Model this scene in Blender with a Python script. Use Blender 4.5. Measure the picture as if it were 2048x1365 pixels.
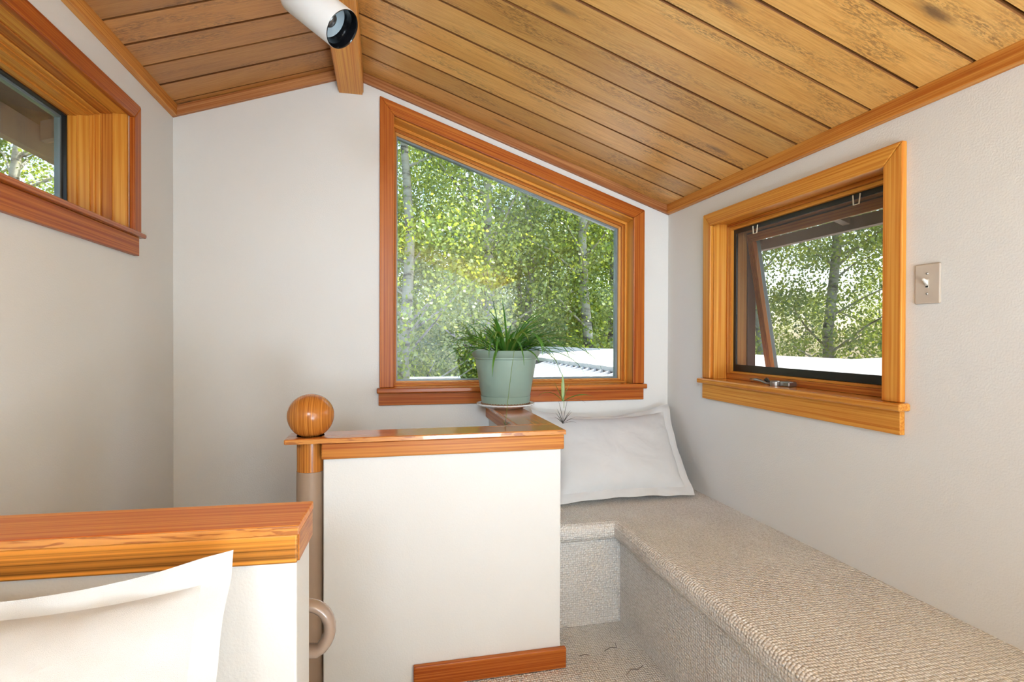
import bpy, bmesh, math, random
import numpy as np
from mathutils import Vector, Matrix

for o in list(bpy.data.objects):
    bpy.data.objects.remove(o)
SC = bpy.context.scene
COL = SC.collection
H = 1.226            # eye height of the camera above the carpet
D = 2.844            # back wall
XL, XR = -0.939, 1.555
ROOF_M = 0.342       # roof pitch
RX = -0.155          # ridge line
RZ = H + 1.317       # underside of ceiling boards at the ridge
SLOPE = math.atan(ROOF_M)

# ------------------------------------------------------------------ camera
F, YAW, PITCH, ROLL = 1113.77, 0.227576, 0.00657, 0.002837
c, s = math.cos(YAW), math.sin(YAW)
cp, sp = math.cos(PITCH), math.sin(PITCH)
cr, sr = math.cos(ROLL), math.sin(ROLL)
r0 = Vector((c, -s, 0)); f0 = Vector((s, c, 0)); zz = Vector((0, 0, 1))
fw = f0 * cp - zz * sp
u0 = f0 * sp + zz * cp
rt = r0 * cr + u0 * sr
up = u0 * cr - r0 * sr
cam = bpy.data.cameras.new('camera')
cam.sensor_width = 36.0
cam.lens = F * 36.0 / 2048.0
cam.clip_start = 0.02
cam.clip_end = 300
co = bpy.data.objects.new('camera', cam)
COL.objects.link(co)
m = Matrix.Identity(4)
for i in range(3):
    m[i][0], m[i][1], m[i][2] = rt[i], up[i], -fw[i]
m[2][3] = H
co.matrix_world = m
SC.camera = co

# ------------------------------------------------------------------ light
W = bpy.data.worlds.new('sky')
SC.world = W
W.use_nodes = True
wn = W.node_tree
wn.nodes.clear()
wo = wn.nodes.new('ShaderNodeOutputWorld')
wb = wn.nodes.new('ShaderNodeBackground')
ws = wn.nodes.new('ShaderNodeTexSky')
ws.sky_type = 'NISHITA'
ws.sun_disc = False
ws.sun_elevation = math.radians(52)
ws.sun_rotation = math.radians(80)
ws.air_density = 1.0
ws.dust_density = 2.0
wb.inputs['Strength'].default_value = 0.30
wn.links.new(ws.outputs[0], wb.inputs[0])
wn.links.new(wb.outputs[0], wo.inputs[0])

sun = bpy.data.lights.new('sun', 'SUN')
sun.energy = 7.2
sun.angle = math.radians(0.6)
sun.color = (1.0, 0.95, 0.86)
so = bpy.data.objects.new('sun', sun)
COL.objects.link(so)
so.rotation_euler = Vector((-0.55, -0.10, -0.83)).to_track_quat('-Z', 'Y').to_euler()
so.location = (6, 1, 12)

def area(name, loc, target, sx, sy, power, color, spread=180):
    l = bpy.data.lights.new(name, 'AREA')
    l.shape = 'RECTANGLE'; l.size = sx; l.size_y = sy
    l.energy = power; l.color = color; l.spread = math.radians(spread)
    o = bpy.data.objects.new(name, l)
    COL.objects.link(o)
    o.location = loc
    o.rotation_euler = (Vector(target) - Vector(loc)).to_track_quat('-Z', 'Y').to_euler()
    return o
# unseen fill lights added behind the camera to brighten the room: one soft lamp at the left, one bounced off the rear wall, one off the ceiling
LAMP = (0.81, 0.985, 1.14)
area('room_fill_left', (-0.42, -1.75, H + 0.80), (0.85, 2.5, H - 0.02), 0.7, 0.6, 2.8, LAMP, 50)
area('room_fill_bounce', (0.30, -0.75, H + 0.0), (1.30, -2.1, H + 0.55), 0.4, 0.4, 38, LAMP, 120)
area('room_fill_up', (0.75, -1.35, H - 0.75), (0.75, -0.20, H + 1.1), 0.8, 0.8, 24, LAMP, 140)

SC.view_settings.view_transform = 'Standard'
SC.view_settings.look = 'None'
SC.view_settings.gamma = 1.0
SC.view_settings.use_curve_mapping = False
SC.view_settings.exposure = 1.17
cy = SC.cycles
cy.use_denoising = True
cy.use_light_tree = False
cy.use_adaptive_sampling = True
cy.adaptive_threshold = 0.04
cy.adaptive_min_samples = 12
cy.max_bounces = 8
cy.diffuse_bounces = 4
cy.glossy_bounces = 4
cy.transparent_max_bounces = 12
cy.sample_clamp_indirect = 8.0
cy.caustics_reflective = False
cy.caustics_refractive = False

# ------------------------------------------------------------------ materials
def newmat(name):
    mt = bpy.data.materials.new(name)
    mt.use_nodes = True
    nt = mt.node_tree
    nt.nodes.clear()
    out = nt.nodes.new('ShaderNodeOutputMaterial')
    b = nt.nodes.new('ShaderNodeBsdfPrincipled')
    nt.links.new(b.outputs[0], out.inputs[0])
    return mt, nt, b, out
def N(nt, t, **kw):
    n = nt.nodes.new(t)
    for k, v in kw.items():
        if k in n.inputs:
            n.inputs[k].default_value = v
        else:
            setattr(n, k, v)
    return n
def ramp(nt, fac, stops):
    r = nt.nodes.new('ShaderNodeValToRGB')
    els = r.color_ramp.elements
    while len(els) < len(stops):
        els.new(0.5)
    for e, (p, col) in zip(els, stops):
        e.position = p
        e.color = (col, col, col, 1) if isinstance(col, (int, float)) else (*col, 1)
    nt.links.new(fac, r.inputs[0])
    return r.outputs[0]
def mixc(nt, fac, a, b, mode='MIX'):
    n = nt.nodes.new('ShaderNodeMix')
    n.data_type = 'RGBA'; n.blend_type = mode
    for i, v in ((0, fac), (6, a), (7, b)):
        if hasattr(v, 'links') or hasattr(v, 'is_linked'):
            nt.links.new(v, n.inputs[i])
        else:
            n.inputs[i].default_value = v if i == 0 else (*v, 1)
    return n.outputs[2]
def coords(nt, scale, jitter=True, rot=0):
    tc = nt.nodes.new('ShaderNodeTexCoord')
    v = tc.outputs['Object']
    if rot:
        vr = nt.nodes.new('ShaderNodeVectorRotate'); vr.rotation_type = rot[0] + '_AXIS'
        vr.inputs['Angle'].default_value = rot[1]
        nt.links.new(v, vr.inputs['Vector']); v = vr.outputs[0]
    if jitter:
        oi = nt.nodes.new('ShaderNodeObjectInfo')
        mu = N(nt, 'ShaderNodeVectorMath', operation='SCALE')
        mu.inputs[0].default_value = (31.7, 17.3, 23.1)
        nt.links.new(oi.outputs['Random'], mu.inputs['Scale'])
        ad = N(nt, 'ShaderNodeVectorMath', operation='ADD')
        nt.links.new(v, ad.inputs[0]); nt.links.new(mu.outputs[0], ad.inputs[1])
        v = ad.outputs[0]
    mp = N(nt, 'ShaderNodeVectorMath', operation='MULTIPLY')
    mp.inputs[1].default_value = scale
    nt.links.new(v, mp.inputs[0])
    return mp.outputs[0]
def noise(nt, vec, scale=1, detail=3, rough=.55, dist=0):
    n = N(nt, 'ShaderNodeTexNoise', Scale=scale, Detail=detail, Roughness=rough, Distortion=dist)
    nt.links.new(vec, n.inputs['Vector'])
    return n.outputs[0]
def bump(nt, b, h, strength, dist):
    bp = N(nt, 'ShaderNodeBump', Strength=strength, Distance=dist)
    nt.links.new(h, bp.inputs['Height'])
    nt.links.new(bp.outputs[0], b.inputs['Normal'])

def plain(name, col, rough=.5, metal=0, coat=0):
    mt, nt, b, _ = newmat(name)
    v = coords(nt, (1, 1, 1))
    n = noise(nt, v, 9, 3)
    cc = ramp(nt, n, [(.3, tuple(x * .95 for x in col)), (.7, tuple(min(1, x * 1.03) for x in col))])
    nt.links.new(cc, b.inputs['Base Color'])
    b.inputs['Roughness'].default_value = rough
    b.inputs['Metallic'].default_value = metal
    b.inputs['Coat Weight'].default_value = coat
    return mt

def wood(name, axis, lo, mid, hi, rough=.36, coat=.03, fine=190, strong=.22, rot=0, along=1.1, scale=None):
    """straight-grained varnished fir; axis = direction of the grain"""
    mt, nt, b, _ = newmat(name)
    def sc(along, across):
        return tuple(along if a == axis else across for a in 'XYZ')
    broad = noise(nt, coords(nt, sc(.7, 9), True, rot), 1, 3, .5, .6)
    streak = noise(nt, coords(nt, scale or sc(along, fine), True, rot), 1, 3, .6, .25)
    col = ramp(nt, broad, [(.28, lo), (.5, mid), (.74, hi)])
    st = ramp(nt, streak, [(.36, 0.0), (.62, 1.0)])
    col2 = mixc(nt, st, tuple(x * (1 - strong * .55) for x in mid), (1, 1, 1))
    col = mixc(nt, .75, col, mixc(nt, 1.0, col, col2, 'MULTIPLY'))
    nt.links.new(col, b.inputs['Base Color'])
    b.inputs['Roughness'].default_value = rough
    b.inputs['Specular IOR Level'].default_value = .25
    b.inputs['Coat Weight'].default_value = coat
    b.inputs['Coat Roughness'].default_value = .2
    bump(nt, b, streak, .06, .0008)
    return mt

FIR = dict(lo=(.50, .175, .026), mid=(.58, .22, .034), hi=(.66, .28, .052))
FIR_RED = dict(lo=(.46, .125, .016), mid=(.52, .152, .021), hi=(.58, .19, .032))
FIR_GOLD = dict(lo=(.71, .32, .050), mid=(.75, .355, .060), hi=(.80, .40, .078))
fir = {a: wood('fir_' + a, a, **FIR) for a in 'XYZ'}
firr = {a: wood('fir_red_' + a, a, **FIR_RED) for a in 'XYZ'}
firr['S'] = wood('fir_red_slope', 'X', rot=('Y', -SLOPE), **FIR_RED)
firg = {a: wood('fir_gold_' + a, a, **FIR_GOLD) for a in 'XYZ'}
firg['Z'] = wood('fir_gold_Z', 'Z', fine=90, strong=.10, **FIR_GOLD)
stool_m = {a: wood('fir_stool_' + a, a, rough=.22, coat=.45, **d) for a, d in (('X', FIR_RED), ('Y', FIR_GOLD))}
stool_m['L'] = wood('fir_stool_left', 'Y', rough=.25, coat=.3, **FIR_RED)
firg['S'] = wood('fir_gold_slope', 'X', rot=('Y', -SLOPE), **FIR_GOLD)
fir['S'] = wood('fir_slope', 'X', rot=('Y', -SLOPE), **FIR)
fir_cap = wood('fir_cap', 'X', (.62, .22, .045), (.70, .26, .055), (.78, .33, .08), rough=.16, coat=.6, fine=120, strong=.3)
fir_capn = wood('fir_cap_near', 'X', (.76, .30, .055), (.83, .35, .068), (.88, .41, .09), rough=.4, coat=.05, fine=120, strong=.2, rot=('Z', .053))
fir_capy = wood('fir_cap_y', 'Y', (.56, .22, .06), (.64, .27, .075), (.70, .33, .10), rough=.16, coat=.5, fine=120, strong=.3)
fir_vert = wood('fir_strong', 'Z', (.58, .205, .032), (.63, .235, .038), (.68, .27, .05), fine=300, strong=1.0, rough=.25, coat=.4, scale=(480, 6, 1.2))
fir_line = wood('fir_lined', 'X', (.68, .235, .034), (.75, .285, .043), (.80, .335, .058), fine=150, strong=1.75, along=.10, rot=('Z', .053))
bead_s = wood('stop_fir_slope', 'X', (.62, .30, .075), (.72, .38, .11), (.82, .47, .16), fine=150, strong=.2, rot=('Y', -SLOPE))
bead = wood('stop_fir', 'Z', (.62, .30, .075), (.72, .38, .11), (.82, .47, .16), fine=150, strong=.3)

def edge_wood():
    """nosing edge with dark sap figure"""
    mt, nt, b, _ = newmat('nosing_fir')
    a = noise(nt, coords(nt, (9, 25, 95)), 1, 2, .5, 1.2)
    st = noise(nt, coords(nt, (2, 160, 160)), 1, 2)
    col = ramp(nt, a, [(.40, (.66, .27, .055)), (.53, (.60, .22, .044)), (.57, (.30, .08, .017)), (.66, (.36, .10, .022))])
    col = mixc(nt, .25, col, mixc(nt, st, (.4, .13, .03), (.8, .4, .12)))
    nt.links.new(col, b.inputs['Base Color'])
    b.inputs['Roughness'].default_value = .25
    b.inputs['Coat Weight'].default_value = .4
    return mt
fir_edge = edge_wood()

def plank_mat(name, lo, mid, hi, stain):
    """rough-sawn knotty tongue and groove"""
    mt, nt, b, _ = newmat(name)
    broad = noise(nt, coords(nt, (.9, 7, 7)), 1, 4, .6, .8)
    tone_oi = nt.nodes.new('ShaderNodeObjectInfo')
    tone = ramp(nt, tone_oi.outputs['Random'], [(0.0, .80), (.5, .97), (1.0, 1.06)])
    saw = noise(nt, coords(nt, (9, 170, 170)), 1, 4, .7, .3)
    speck = noise(nt, coords(nt, (48, 190, 190)), 1, 3, .7)
    col = mixc(nt, 1.0, ramp(nt, broad, [(.25, lo), (.5, mid), (.75, hi)]), tone, 'MULTIPLY')
    sf = ramp(nt, saw, [(.33, 0.0), (.60, 1.0)])
    col = mixc(nt, mixc(nt, 1.0, sf, (1, 1, 1), 'MULTIPLY'), mixc(nt, 1.0, col, (.80, .68, .54), 'MULTIPLY'), col)
    # stains: darker patches made of short flecks
    patch = noise(nt, coords(nt, (2.4, 9, 9)), 1, 3, .6, .6)
    pm = ramp(nt, patch, [(.48, 0.0), (.66, 1.0)])
    fm = ramp(nt, speck, [(.46, 0.0), (.56, 1.0)])
    both = mixc(nt, 1.0, pm, fm, 'MULTIPLY')
    both = mixc(nt, 1.0, both, (stain, stain, stain), 'MULTIPLY')
    col = mixc(nt, both, col, (.13, .052, .016))
    # knots
    vc = coords(nt, (1.7, 6.0, 6.0))
    wob = N(nt, 'ShaderNodeVectorMath', operation='ADD')
    nn = N(nt, 'ShaderNodeTexNoise', Scale=30.0, Detail=2.0)
    nt.links.new(vc, nn.inputs['Vector'])
    sc_ = N(nt, 'ShaderNodeVectorMath', operation='SCALE'); sc_.inputs['Scale'].default_value = .06
    nt.links.new(nn.outputs[1], sc_.inputs[0])
    nt.links.new(vc, wob.inputs[0]); nt.links.new(sc_.outputs[0], wob.inputs[1])
    vo = N(nt, 'ShaderNodeTexVoronoi', Scale=1.0)
    nt.links.new(wob.outputs[0], vo.inputs['Vector'])
    kn = ramp(nt, vo.outputs['Distance'], [(.05, 1.0), (.085, .55), (.14, 0.0)])
    kn = mixc(nt, 1.0, kn, (.8, .8, .8), 'MULTIPLY')
    col = mixc(nt, kn, col, (.10, .052, .03))
    nt.links.new(col, b.inputs['Base Color'])
    rg = ramp(nt, broad, [(.3, .30), (.7, .46)])
    nt.links.new(rg, b.inputs['Roughness'])
    b.inputs['Coat Weight'].default_value = .12
    b.inputs['Coat Roughness'].default_value = .3
    bump(nt, b, saw, .35, .0015)
    return mt
plank_r = plank_mat('rough_fir_ceiling', (.70, .35, .085), (.80, .44, .125), (.86, .53, .185), .60)
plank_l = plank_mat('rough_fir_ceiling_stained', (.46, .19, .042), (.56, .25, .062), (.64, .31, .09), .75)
deck_mat = wood('deck_fir', 'X', (.30, .12, .03), (.36, .15, .04), (.42, .18, .05), rough=.6)  # deck colour darkened so the gaps between boards look shaded
groove_mat = wood('groove_shade', 'X', (.20, .075, .018), (.26, .10, .024), (.32, .13, .03), rough=.6)  # darker wood colour standing in for shade inside the board gaps
trim_rough = wood('rough_trim', 'X', (.40, .165, .055), (.48, .21, .075), (.56, .27, .11), rough=.45, fine=120, rot=('Y', -SLOPE))
trim_rough_l = wood('rough_trim_left', 'X', (.46, .19, .065), (.54, .24, .085), (.62, .30, .12), rough=.45, fine=120, rot=('Y', SLOPE))
trim_roughy = wood('rough_trim_y', 'Y', (.60, .25, .045), (.68, .30, .06), (.75, .36, .085), rough=.4, fine=150)

def wall_paint():
    mt, nt, b, _ = newmat('wall_paint')
    v = coords(nt, (1, 1, 1), False)
    n1 = noise(nt, v, 1.3, 3)
    col = ramp(nt, n1, [(.3, (.755, .735, .70)), (.7, (.775, .757, .722))])
    nt.links.new(col, b.inputs['Base Color'])
    b.inputs['Roughness'].default_value = .62
    a = noise(nt, v, 190, 2, .5)
    bump(nt, b, a, .30, .0022)
    return mt
paint = wall_paint()

def carpet_mat():
    mt, nt, b, _ = newmat('berber_carpet')
    v = coords(nt, (1, 1, 1), False)
    dn = N(nt, 'ShaderNodeTexNoise', Scale=60.0, Detail=2.0)
    nt.links.new(v, dn.inputs['Vector'])
    sc_ = N(nt, 'ShaderNodeVectorMath', operation='SCALE'); sc_.inputs['Scale'].default_value = .0025
    nt.links.new(dn.outputs[1], sc_.inputs[0])
    ad = N(nt, 'ShaderNodeVectorMath', operation='ADD')
    nt.links.new(v, ad.inputs[0]); nt.links.new(sc_.outputs[0], ad.inputs[1])
    mp = N(nt, 'ShaderNodeVectorMath', operation='MULTIPLY'); mp.inputs[1].default_value = (118, 88, 105)
    nt.links.new(ad.outputs[0], mp.inputs[0])
    vo = N(nt, 'ShaderNodeTexVoronoi', Scale=1.0, Randomness=.38)
    nt.links.new(mp.outputs[0], vo.inputs['Vector'])
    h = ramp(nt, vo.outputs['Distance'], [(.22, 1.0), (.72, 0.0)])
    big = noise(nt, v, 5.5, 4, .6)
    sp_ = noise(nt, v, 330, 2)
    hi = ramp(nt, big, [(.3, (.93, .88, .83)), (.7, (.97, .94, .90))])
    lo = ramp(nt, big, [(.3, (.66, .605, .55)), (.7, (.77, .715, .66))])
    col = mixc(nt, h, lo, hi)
    fl = ramp(nt, sp_, [(.30, 0.75), (.5, 1.0)])
    col = mixc(nt, 1.0, col, fl, 'MULTIPLY')
    nt.links.new(col, b.inputs['Base Color'])
    b.inputs['Roughness'].default_value = .95
    b.inputs['Specular IOR Level'].default_value = .1
    bump(nt, b, h, .8, .007)
    return mt
carpet = carpet_mat()

def cloth_mat():
    mt, nt, b, _ = newmat('white_cotton')
    v = coords(nt, (1, 1, 1))
    n1 = noise(nt, v, 7, 3, .55, .5)
    n2 = noise(nt, v, 900, 2)
    col = ramp(nt, n1, [(.3, (.66, .66, .655)), (.7, (.70, .70, .695))])
    nt.links.new(col, b.inputs['Base Color'])
    b.inputs['Roughness'].default_value = .85
    b.inputs['Sheen Weight'].default_value = .15
    hh = mixc(nt, .12, n1, n2)
    bump(nt, b, hh, .5, .02)
    return mt
cloth = cloth_mat()

def glass_mat(name, tint, refl_ior=1.45, dust=0.0):
    mt = bpy.data.materials.new(name)
    mt.use_nodes = True
    nt = mt.node_tree
    nt.nodes.clear()
    out = nt.nodes.new('ShaderNodeOutputMaterial')
    tr = nt.nodes.new('ShaderNodeBsdfTransparent'); tr.inputs[0].default_value = (*tint, 1)
    gl = nt.nodes.new('ShaderNodeBsdfGlossy'); gl.inputs['Roughness'].default_value = 0.01
    lw = nt.nodes.new('ShaderNodeLayerWeight'); lw.inputs['Blend'].default_value = .5
    pw = N(nt, 'ShaderNodeMath', operation='POWER'); pw.inputs[1].default_value = 5.0
    nt.links.new(lw.outputs['Facing'], pw.inputs[0])
    fr = N(nt, 'ShaderNodeMath', operation='MULTIPLY_ADD'); fr.inputs[1].default_value = .97; fr.inputs[2].default_value = .03
    nt.links.new(pw.outputs[0], fr.inputs[0])
    mx = nt.nodes.new('ShaderNodeMixShader')
    nt.links.new(fr.outputs[0], mx.inputs[0]); nt.links.new(tr.outputs[0], mx.inputs[1]); nt.links.new(gl.outputs[0], mx.inputs[2])
    last = mx.outputs[0]
    if dust:
        di = nt.nodes.new('ShaderNodeBsdfDiffuse'); di.inputs[0].default_value = (.8, .82, .8, 1)
        tc = nt.nodes.new('ShaderNodeTexCoord')
        n = noise(nt, tc.outputs['Object'], 2.2, 3)
        f = ramp(nt, n, [(.35, 0.0), (.75, dust)])
        m2 = nt.nodes.new('ShaderNodeMixShader')
        nt.links.new(f, m2.inputs[0]); nt.links.new(last, m2.inputs[1]); nt.links.new(di.outputs[0], m2.inputs[2])
        last = m2.outputs[0]
    nt.links.new(last, out.inputs[0])
    return mt
glass = glass_mat('window_glass', (.97, .99, .98), dust=.012)

def screen_mat():
    """insect screen: dark woven wire, mostly open"""
    mt = bpy.data.materials.new('insect_screen')
    mt.use_nodes = True
    nt = mt.node_tree
    nt.nodes.clear()
    out = nt.nodes.new('ShaderNodeOutputMaterial')
    tr = nt.nodes.new('ShaderNodeBsdfTransparent')
    di = nt.nodes.new('ShaderNodeBsdfDiffuse'); di.inputs[0].default_value = (.16, .16, .155, 1)
    v = coords(nt, (520, 520, 520), False)
    ch = nt.nodes.new('ShaderNodeSeparateXYZ'); nt.links.new(v, ch.inputs[0])
    fs = []
    for k in (1, 2):
        fr = N(nt, 'ShaderNodeMath', operation='FRACT'); nt.links.new(ch.outputs[k], fr.inputs[0])
        lt = N(nt, 'ShaderNodeMath', operation='LESS_THAN'); lt.inputs[1].default_value = .16
        nt.links.new(fr.outputs[0], lt.inputs[0]); fs.append(lt.outputs[0])
    mxm = N(nt, 'ShaderNodeMath', operation='MAXIMUM')
    nt.links.new(fs[0], mxm.inputs[0]); nt.links.new(fs[1], mxm.inputs[1])
    ms = nt.nodes.new('ShaderNodeMixShader')
    nt.links.new(mxm.outputs[0], ms.inputs[0]); nt.links.new(tr.outputs[0], ms.inputs[1]); nt.links.new(di.outputs[0], ms.inputs[2])
    nt.links.new(ms.outputs[0], out.inputs[0])
    return mt
screen = screen_mat()

black = plain('black_metal', (.018, .017, .015), .35)
gasket = plain('grey_gasket', (.20, .25, .27), .25)
bronze = plain('brown_exterior_paint', (.155, .085, .055), .55)
eave_paint = plain('taupe_eave_paint', (.36, .27, .21), .6)
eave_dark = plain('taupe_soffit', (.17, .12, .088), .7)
post_paint = plain('taupe_post_paint', (.36, .245, .165), .45)
rail_paint = plain('taupe_rail_varnish', (.40, .29, .225), .22, coat=.4)
white_enamel = plain('white_enamel', (.66, .665, .66), .4)
gloss_black = plain('gloss_black', (.006, .006, .007), .12)
lens_mat = plain('frosted_lens', (.42, .50, .54), .3)
reflector = plain('reflector', (.30, .28, .27), .25, metal=.8)
switch_pl = plain('beige_plastic', (.58, .49, .40), .4)
switch_tg = plain('ivory_plastic', (.80, .75, .66), .35)
chrome = plain('brushed_nickel', (.36, .35, .34), .28, metal=.9)
clip_pl = plain('cream_plastic', (.75, .68, .50), .4)
pot_pl = plain('sage_green_plastic', (.27, .365, .295), .42)
soil_m = plain('potting_soil', (.05, .035, .022), .9)
china = plain('white_china', (.82, .83, .84), .2, coat=.3)
wicker = plain('brown_wicker', (.20, .10, .045), .6)
thread_m = plain('dark_thread', (.11, .08, .06), .8)
dry_m = plain('dry_leaf', (.085, .072, .058), .8)
grass_w = plain('white_roofing', (.62, .61, .60), .6)
metal_w = plain('white_metal_roofing', (.44, .44, .44), .5)
shade_dark = plain('dark_closure_strip', (.12, .11, .13), .8)
siding = plain('grey_siding', (.40, .36, .32), .8)
bark = None
def bark_mat():
    mt, nt, b, _ = newmat('aspen_bark')
    n = noise(nt, coords(nt, (3, 3, 9)), 1, 4, .65)
    col = ramp(nt, n, [(.36, (.09, .08, .065)), (.46, (.36, .34, .28)), (.7, (.50, .48, .41))])
    nt.links.new(col, b.inputs['Base Color'])
    b.inputs['Roughness'].default_value = .9
    return mt
bark = bark_mat()

def leaf_mat(name, a, bcol, trans, clump=0):
    mt = bpy.data.materials.new(name)
    mt.use_nodes = True
    nt = mt.node_tree
    nt.nodes.clear()
    out = nt.nodes.new('ShaderNodeOutputMaterial')
    ge = nt.nodes.new('ShaderNodeNewGeometry')
    fac = ge.outputs['Random Per Island']
    if clump:
        nz = noise(nt, coords(nt, (1, 1, 1)), clump, 2)
        fac = mixc(nt, .6, fac, ramp(nt, nz, [(.32, 0.0), (.68, 1.0)]))
    col = ramp(nt, fac, [(0.0, a), (.55, tuple((x + y) / 2 for x, y in zip(a, bcol))), (1.0, bcol)])
    di = nt.nodes.new('ShaderNodeBsdfDiffuse')
    tl = nt.nodes.new('ShaderNodeBsdfTranslucent')
    gl = nt.nodes.new('ShaderNodeBsdfGlossy'); gl.inputs['Roughness'].default_value = .4
    nt.links.new(col, di.inputs[0])
    nt.links.new(mixc(nt, 1.0, col, (1.5, 1.35, .45), 'MULTIPLY'), tl.inputs[0])
    m1 = nt.nodes.new('ShaderNodeMixShader'); m1.inputs[0].default_value = trans
    nt.links.new(di.outputs[0], m1.inputs[1]); nt.links.new(tl.outputs[0], m1.inputs[2])
    m2 = nt.nodes.new('ShaderNodeMixShader'); m2.inputs[0].default_value = .07
    nt.links.new(m1.outputs[0], m2.inputs[1]); nt.links.new(gl.outputs[0], m2.inputs[2])
    nt.links.new(m2.outputs[0], out.inputs[0])
    return mt
aspen_leaf = leaf_mat('aspen_leaf', (.055, .14, .025), (.50, .60, .16), .5, 1.6)
plant_leaf = leaf_mat('spider_plant_leaf', (.06, .21, .025), (.16, .38, .05), .35)
plant_pale = leaf_mat('spider_plant_pale_leaf', (.16, .30, .05), (.34, .42, .08), .35)

def ground_mat():
    mt, nt, b, _ = newmat('forest_floor')
    n = noise(nt, coords(nt, (1, 1, 1), False), .8, 5)
    col = ramp(nt, n, [(.3, (.05, .07, .02)), (.55, (.11, .10, .055)), (.75, (.17, .14, .10))])
    nt.links.new(col, b.inputs['Base Color'])
    b.inputs['Roughness'].default_value = 1
    return mt
gmat = ground_mat()

# ------------------------------------------------------------------ mesh helpers
WORLD = {}
def wloc(o):
    return WORLD.get(o.name, Vector((0, 0, 0))) if o else Vector((0, 0, 0))
def tag(o, label=None, cat=None, group=None, kind=None):
    if label: o['label'] = label
    if cat: o['category'] = cat
    if group: o['group'] = group
    if kind: o['kind'] = kind
    return o
def empty(name, loc, parent=None, **kw):
    o = bpy.data.objects.new(name, None)
    o.empty_display_size = .05
    COL.objects.link(o)
    o.parent = parent
    o.location = Vector(loc) - wloc(parent)
    WORLD[o.name] = Vector(loc)
    return tag(o, **kw)
def finish(name, bm, mats, parent=None, smooth=False, **kw):
    """link a bmesh given in room coordinates; origin at the centre of its base"""
    bmesh.ops.recalc_face_normals(bm, faces=bm.faces)
    co_ = np.array([v.co for v in bm.verts])
    lo, hi = co_.min(0), co_.max(0)
    org = Vector(((lo[0] + hi[0]) / 2, (lo[1] + hi[1]) / 2, lo[2]))
    for v in bm.verts:
        v.co -= org
    me = bpy.data.meshes.new(name)
    bm.to_mesh(me); bm.free()
    if smooth:
        for p in me.polygons: p.use_smooth = True
    for mt in (mats if isinstance(mats, (list, tuple)) else [mats]):
        me.materials.append(mt)
    o = bpy.data.objects.new(name, me)
    COL.objects.link(o)
    o.parent = parent
    o.location = org - wloc(parent)
    WORLD[o.name] = org
    return tag(o, **kw)
def bevel_all(bm, w, seg=2):
    if w:
        bmesh.ops.bevel(bm, geom=[e for e in bm.edges if len(e.link_faces) == 2 and e.calc_face_angle(0) > .5],
                        offset=w, segments=seg, profile=.5, affect='EDGES')
def bm_prism(bm, poly, d0, d1, mp):
    a = [bm.verts.new(mp(x, y, d0)) for x, y in poly]
    b = [bm.verts.new(mp(x, y, d1)) for x, y in poly]
    bm.faces.new(a); bm.faces.new(list(reversed(b)))
    n = len(poly)
    for i in range(n):
        bm.faces.new((a[i], b[i], b[(i + 1) % n], a[(i + 1) % n]))
def prism(name, poly, d0, d1, mp, mat, parent=None, bevel=0, seg=2, **kw):
    bm = bmesh.new()
    bm_prism(bm, poly, d0, d1, mp)
    bmesh.ops.recalc_face_normals(bm, faces=bm.faces)
    bevel_all(bm, bevel, seg)
    return finish(name, bm, mat, parent, **kw)
def rect(x0, x1, y0, y1):
    return [(x0, y0), (x1, y0), (x1, y1), (x0, y1)]
flat = lambda x, y, d: (x, y, d)                 # polygon in plan, depth = height
def box(name, x0, x1, y0, y1, z0, z1, mat, parent=None, bevel=0, **kw):
    return prism(name, rect(x0, x1, y0, y1), z0, z1, flat, mat, parent, bevel, **kw)
def bm_tube(bm, pts, radii, n=10, cap=True, squash=None):
    rings = []
    pts = [Vector(p) for p in pts]
    up_ = None
    for i, p in enumerate(pts):
        t = (pts[min(i + 1, len(pts) - 1)] - pts[max(i - 1, 0)]).normalized()
        if up_ is None:
            up_ = Vector((0, 0, 1)) if abs(t.z) < .9 else Vector((1, 0, 0))
        a = t.cross(up_).normalized(); b = a.cross(t).normalized(); up_ = b
        r = radii[i] if isinstance(radii, (list, tuple)) else radii
        ra, rb = (r * squash[0], r * squash[1]) if squash else (r, r)
        rings.append([bm.verts.new(p + a * ra * math.cos(2 * math.pi * k / n) + b * rb * math.sin(2 * math.pi * k / n)) for k in range(n)])
    for i in range(len(rings) - 1):
        for k in range(n):
            bm.faces.new((rings[i][k], rings[i][(k + 1) % n], rings[i + 1][(k + 1) % n], rings[i + 1][k]))
    if cap:
        bm.faces.new(list(reversed(rings[0]))); bm.faces.new(rings[-1])
def tube(name, pts, radii, mat, parent=None, n=10, squash=None, **kw):
    bm = bmesh.new()
    bm_tube(bm, pts, radii, n, True, squash)
    return finish(name, bm, mat, parent, smooth=True, **kw)
def bm_lathe(bm, prof, n=40, M=None, wav=None):
    """profile (r, z) turned about z; M places it"""
    M = M or Matrix.Identity(4)
    rings = []
    for r, z in prof:
        if r < 1e-6:
            rings.append([bm.verts.new(M @ Vector((0, 0, z)))])
        else:
            rings.append([bm.verts.new(M @ Vector(((r + (wav(k / n, r) if wav else 0)) * math.cos(2 * math.pi * k / n),
                                                   (r + (wav(k / n, r) if wav else 0)) * math.sin(2 * math.pi * k / n), z))) for k in range(n)])
    for A, B in zip(rings, rings[1:]):
        for k in range(n):
            k2 = (k + 1) % n
            if len(A) == 1 and len(B) == 1: continue
            if len(A) == 1: bm.faces.new((A[0], B[k], B[k2]))
            elif len(B) == 1: bm.faces.new((A[k], A[k2], B[0]))
            else: bm.faces.new((A[k], A[k2], B[k2], B[k]))
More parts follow.
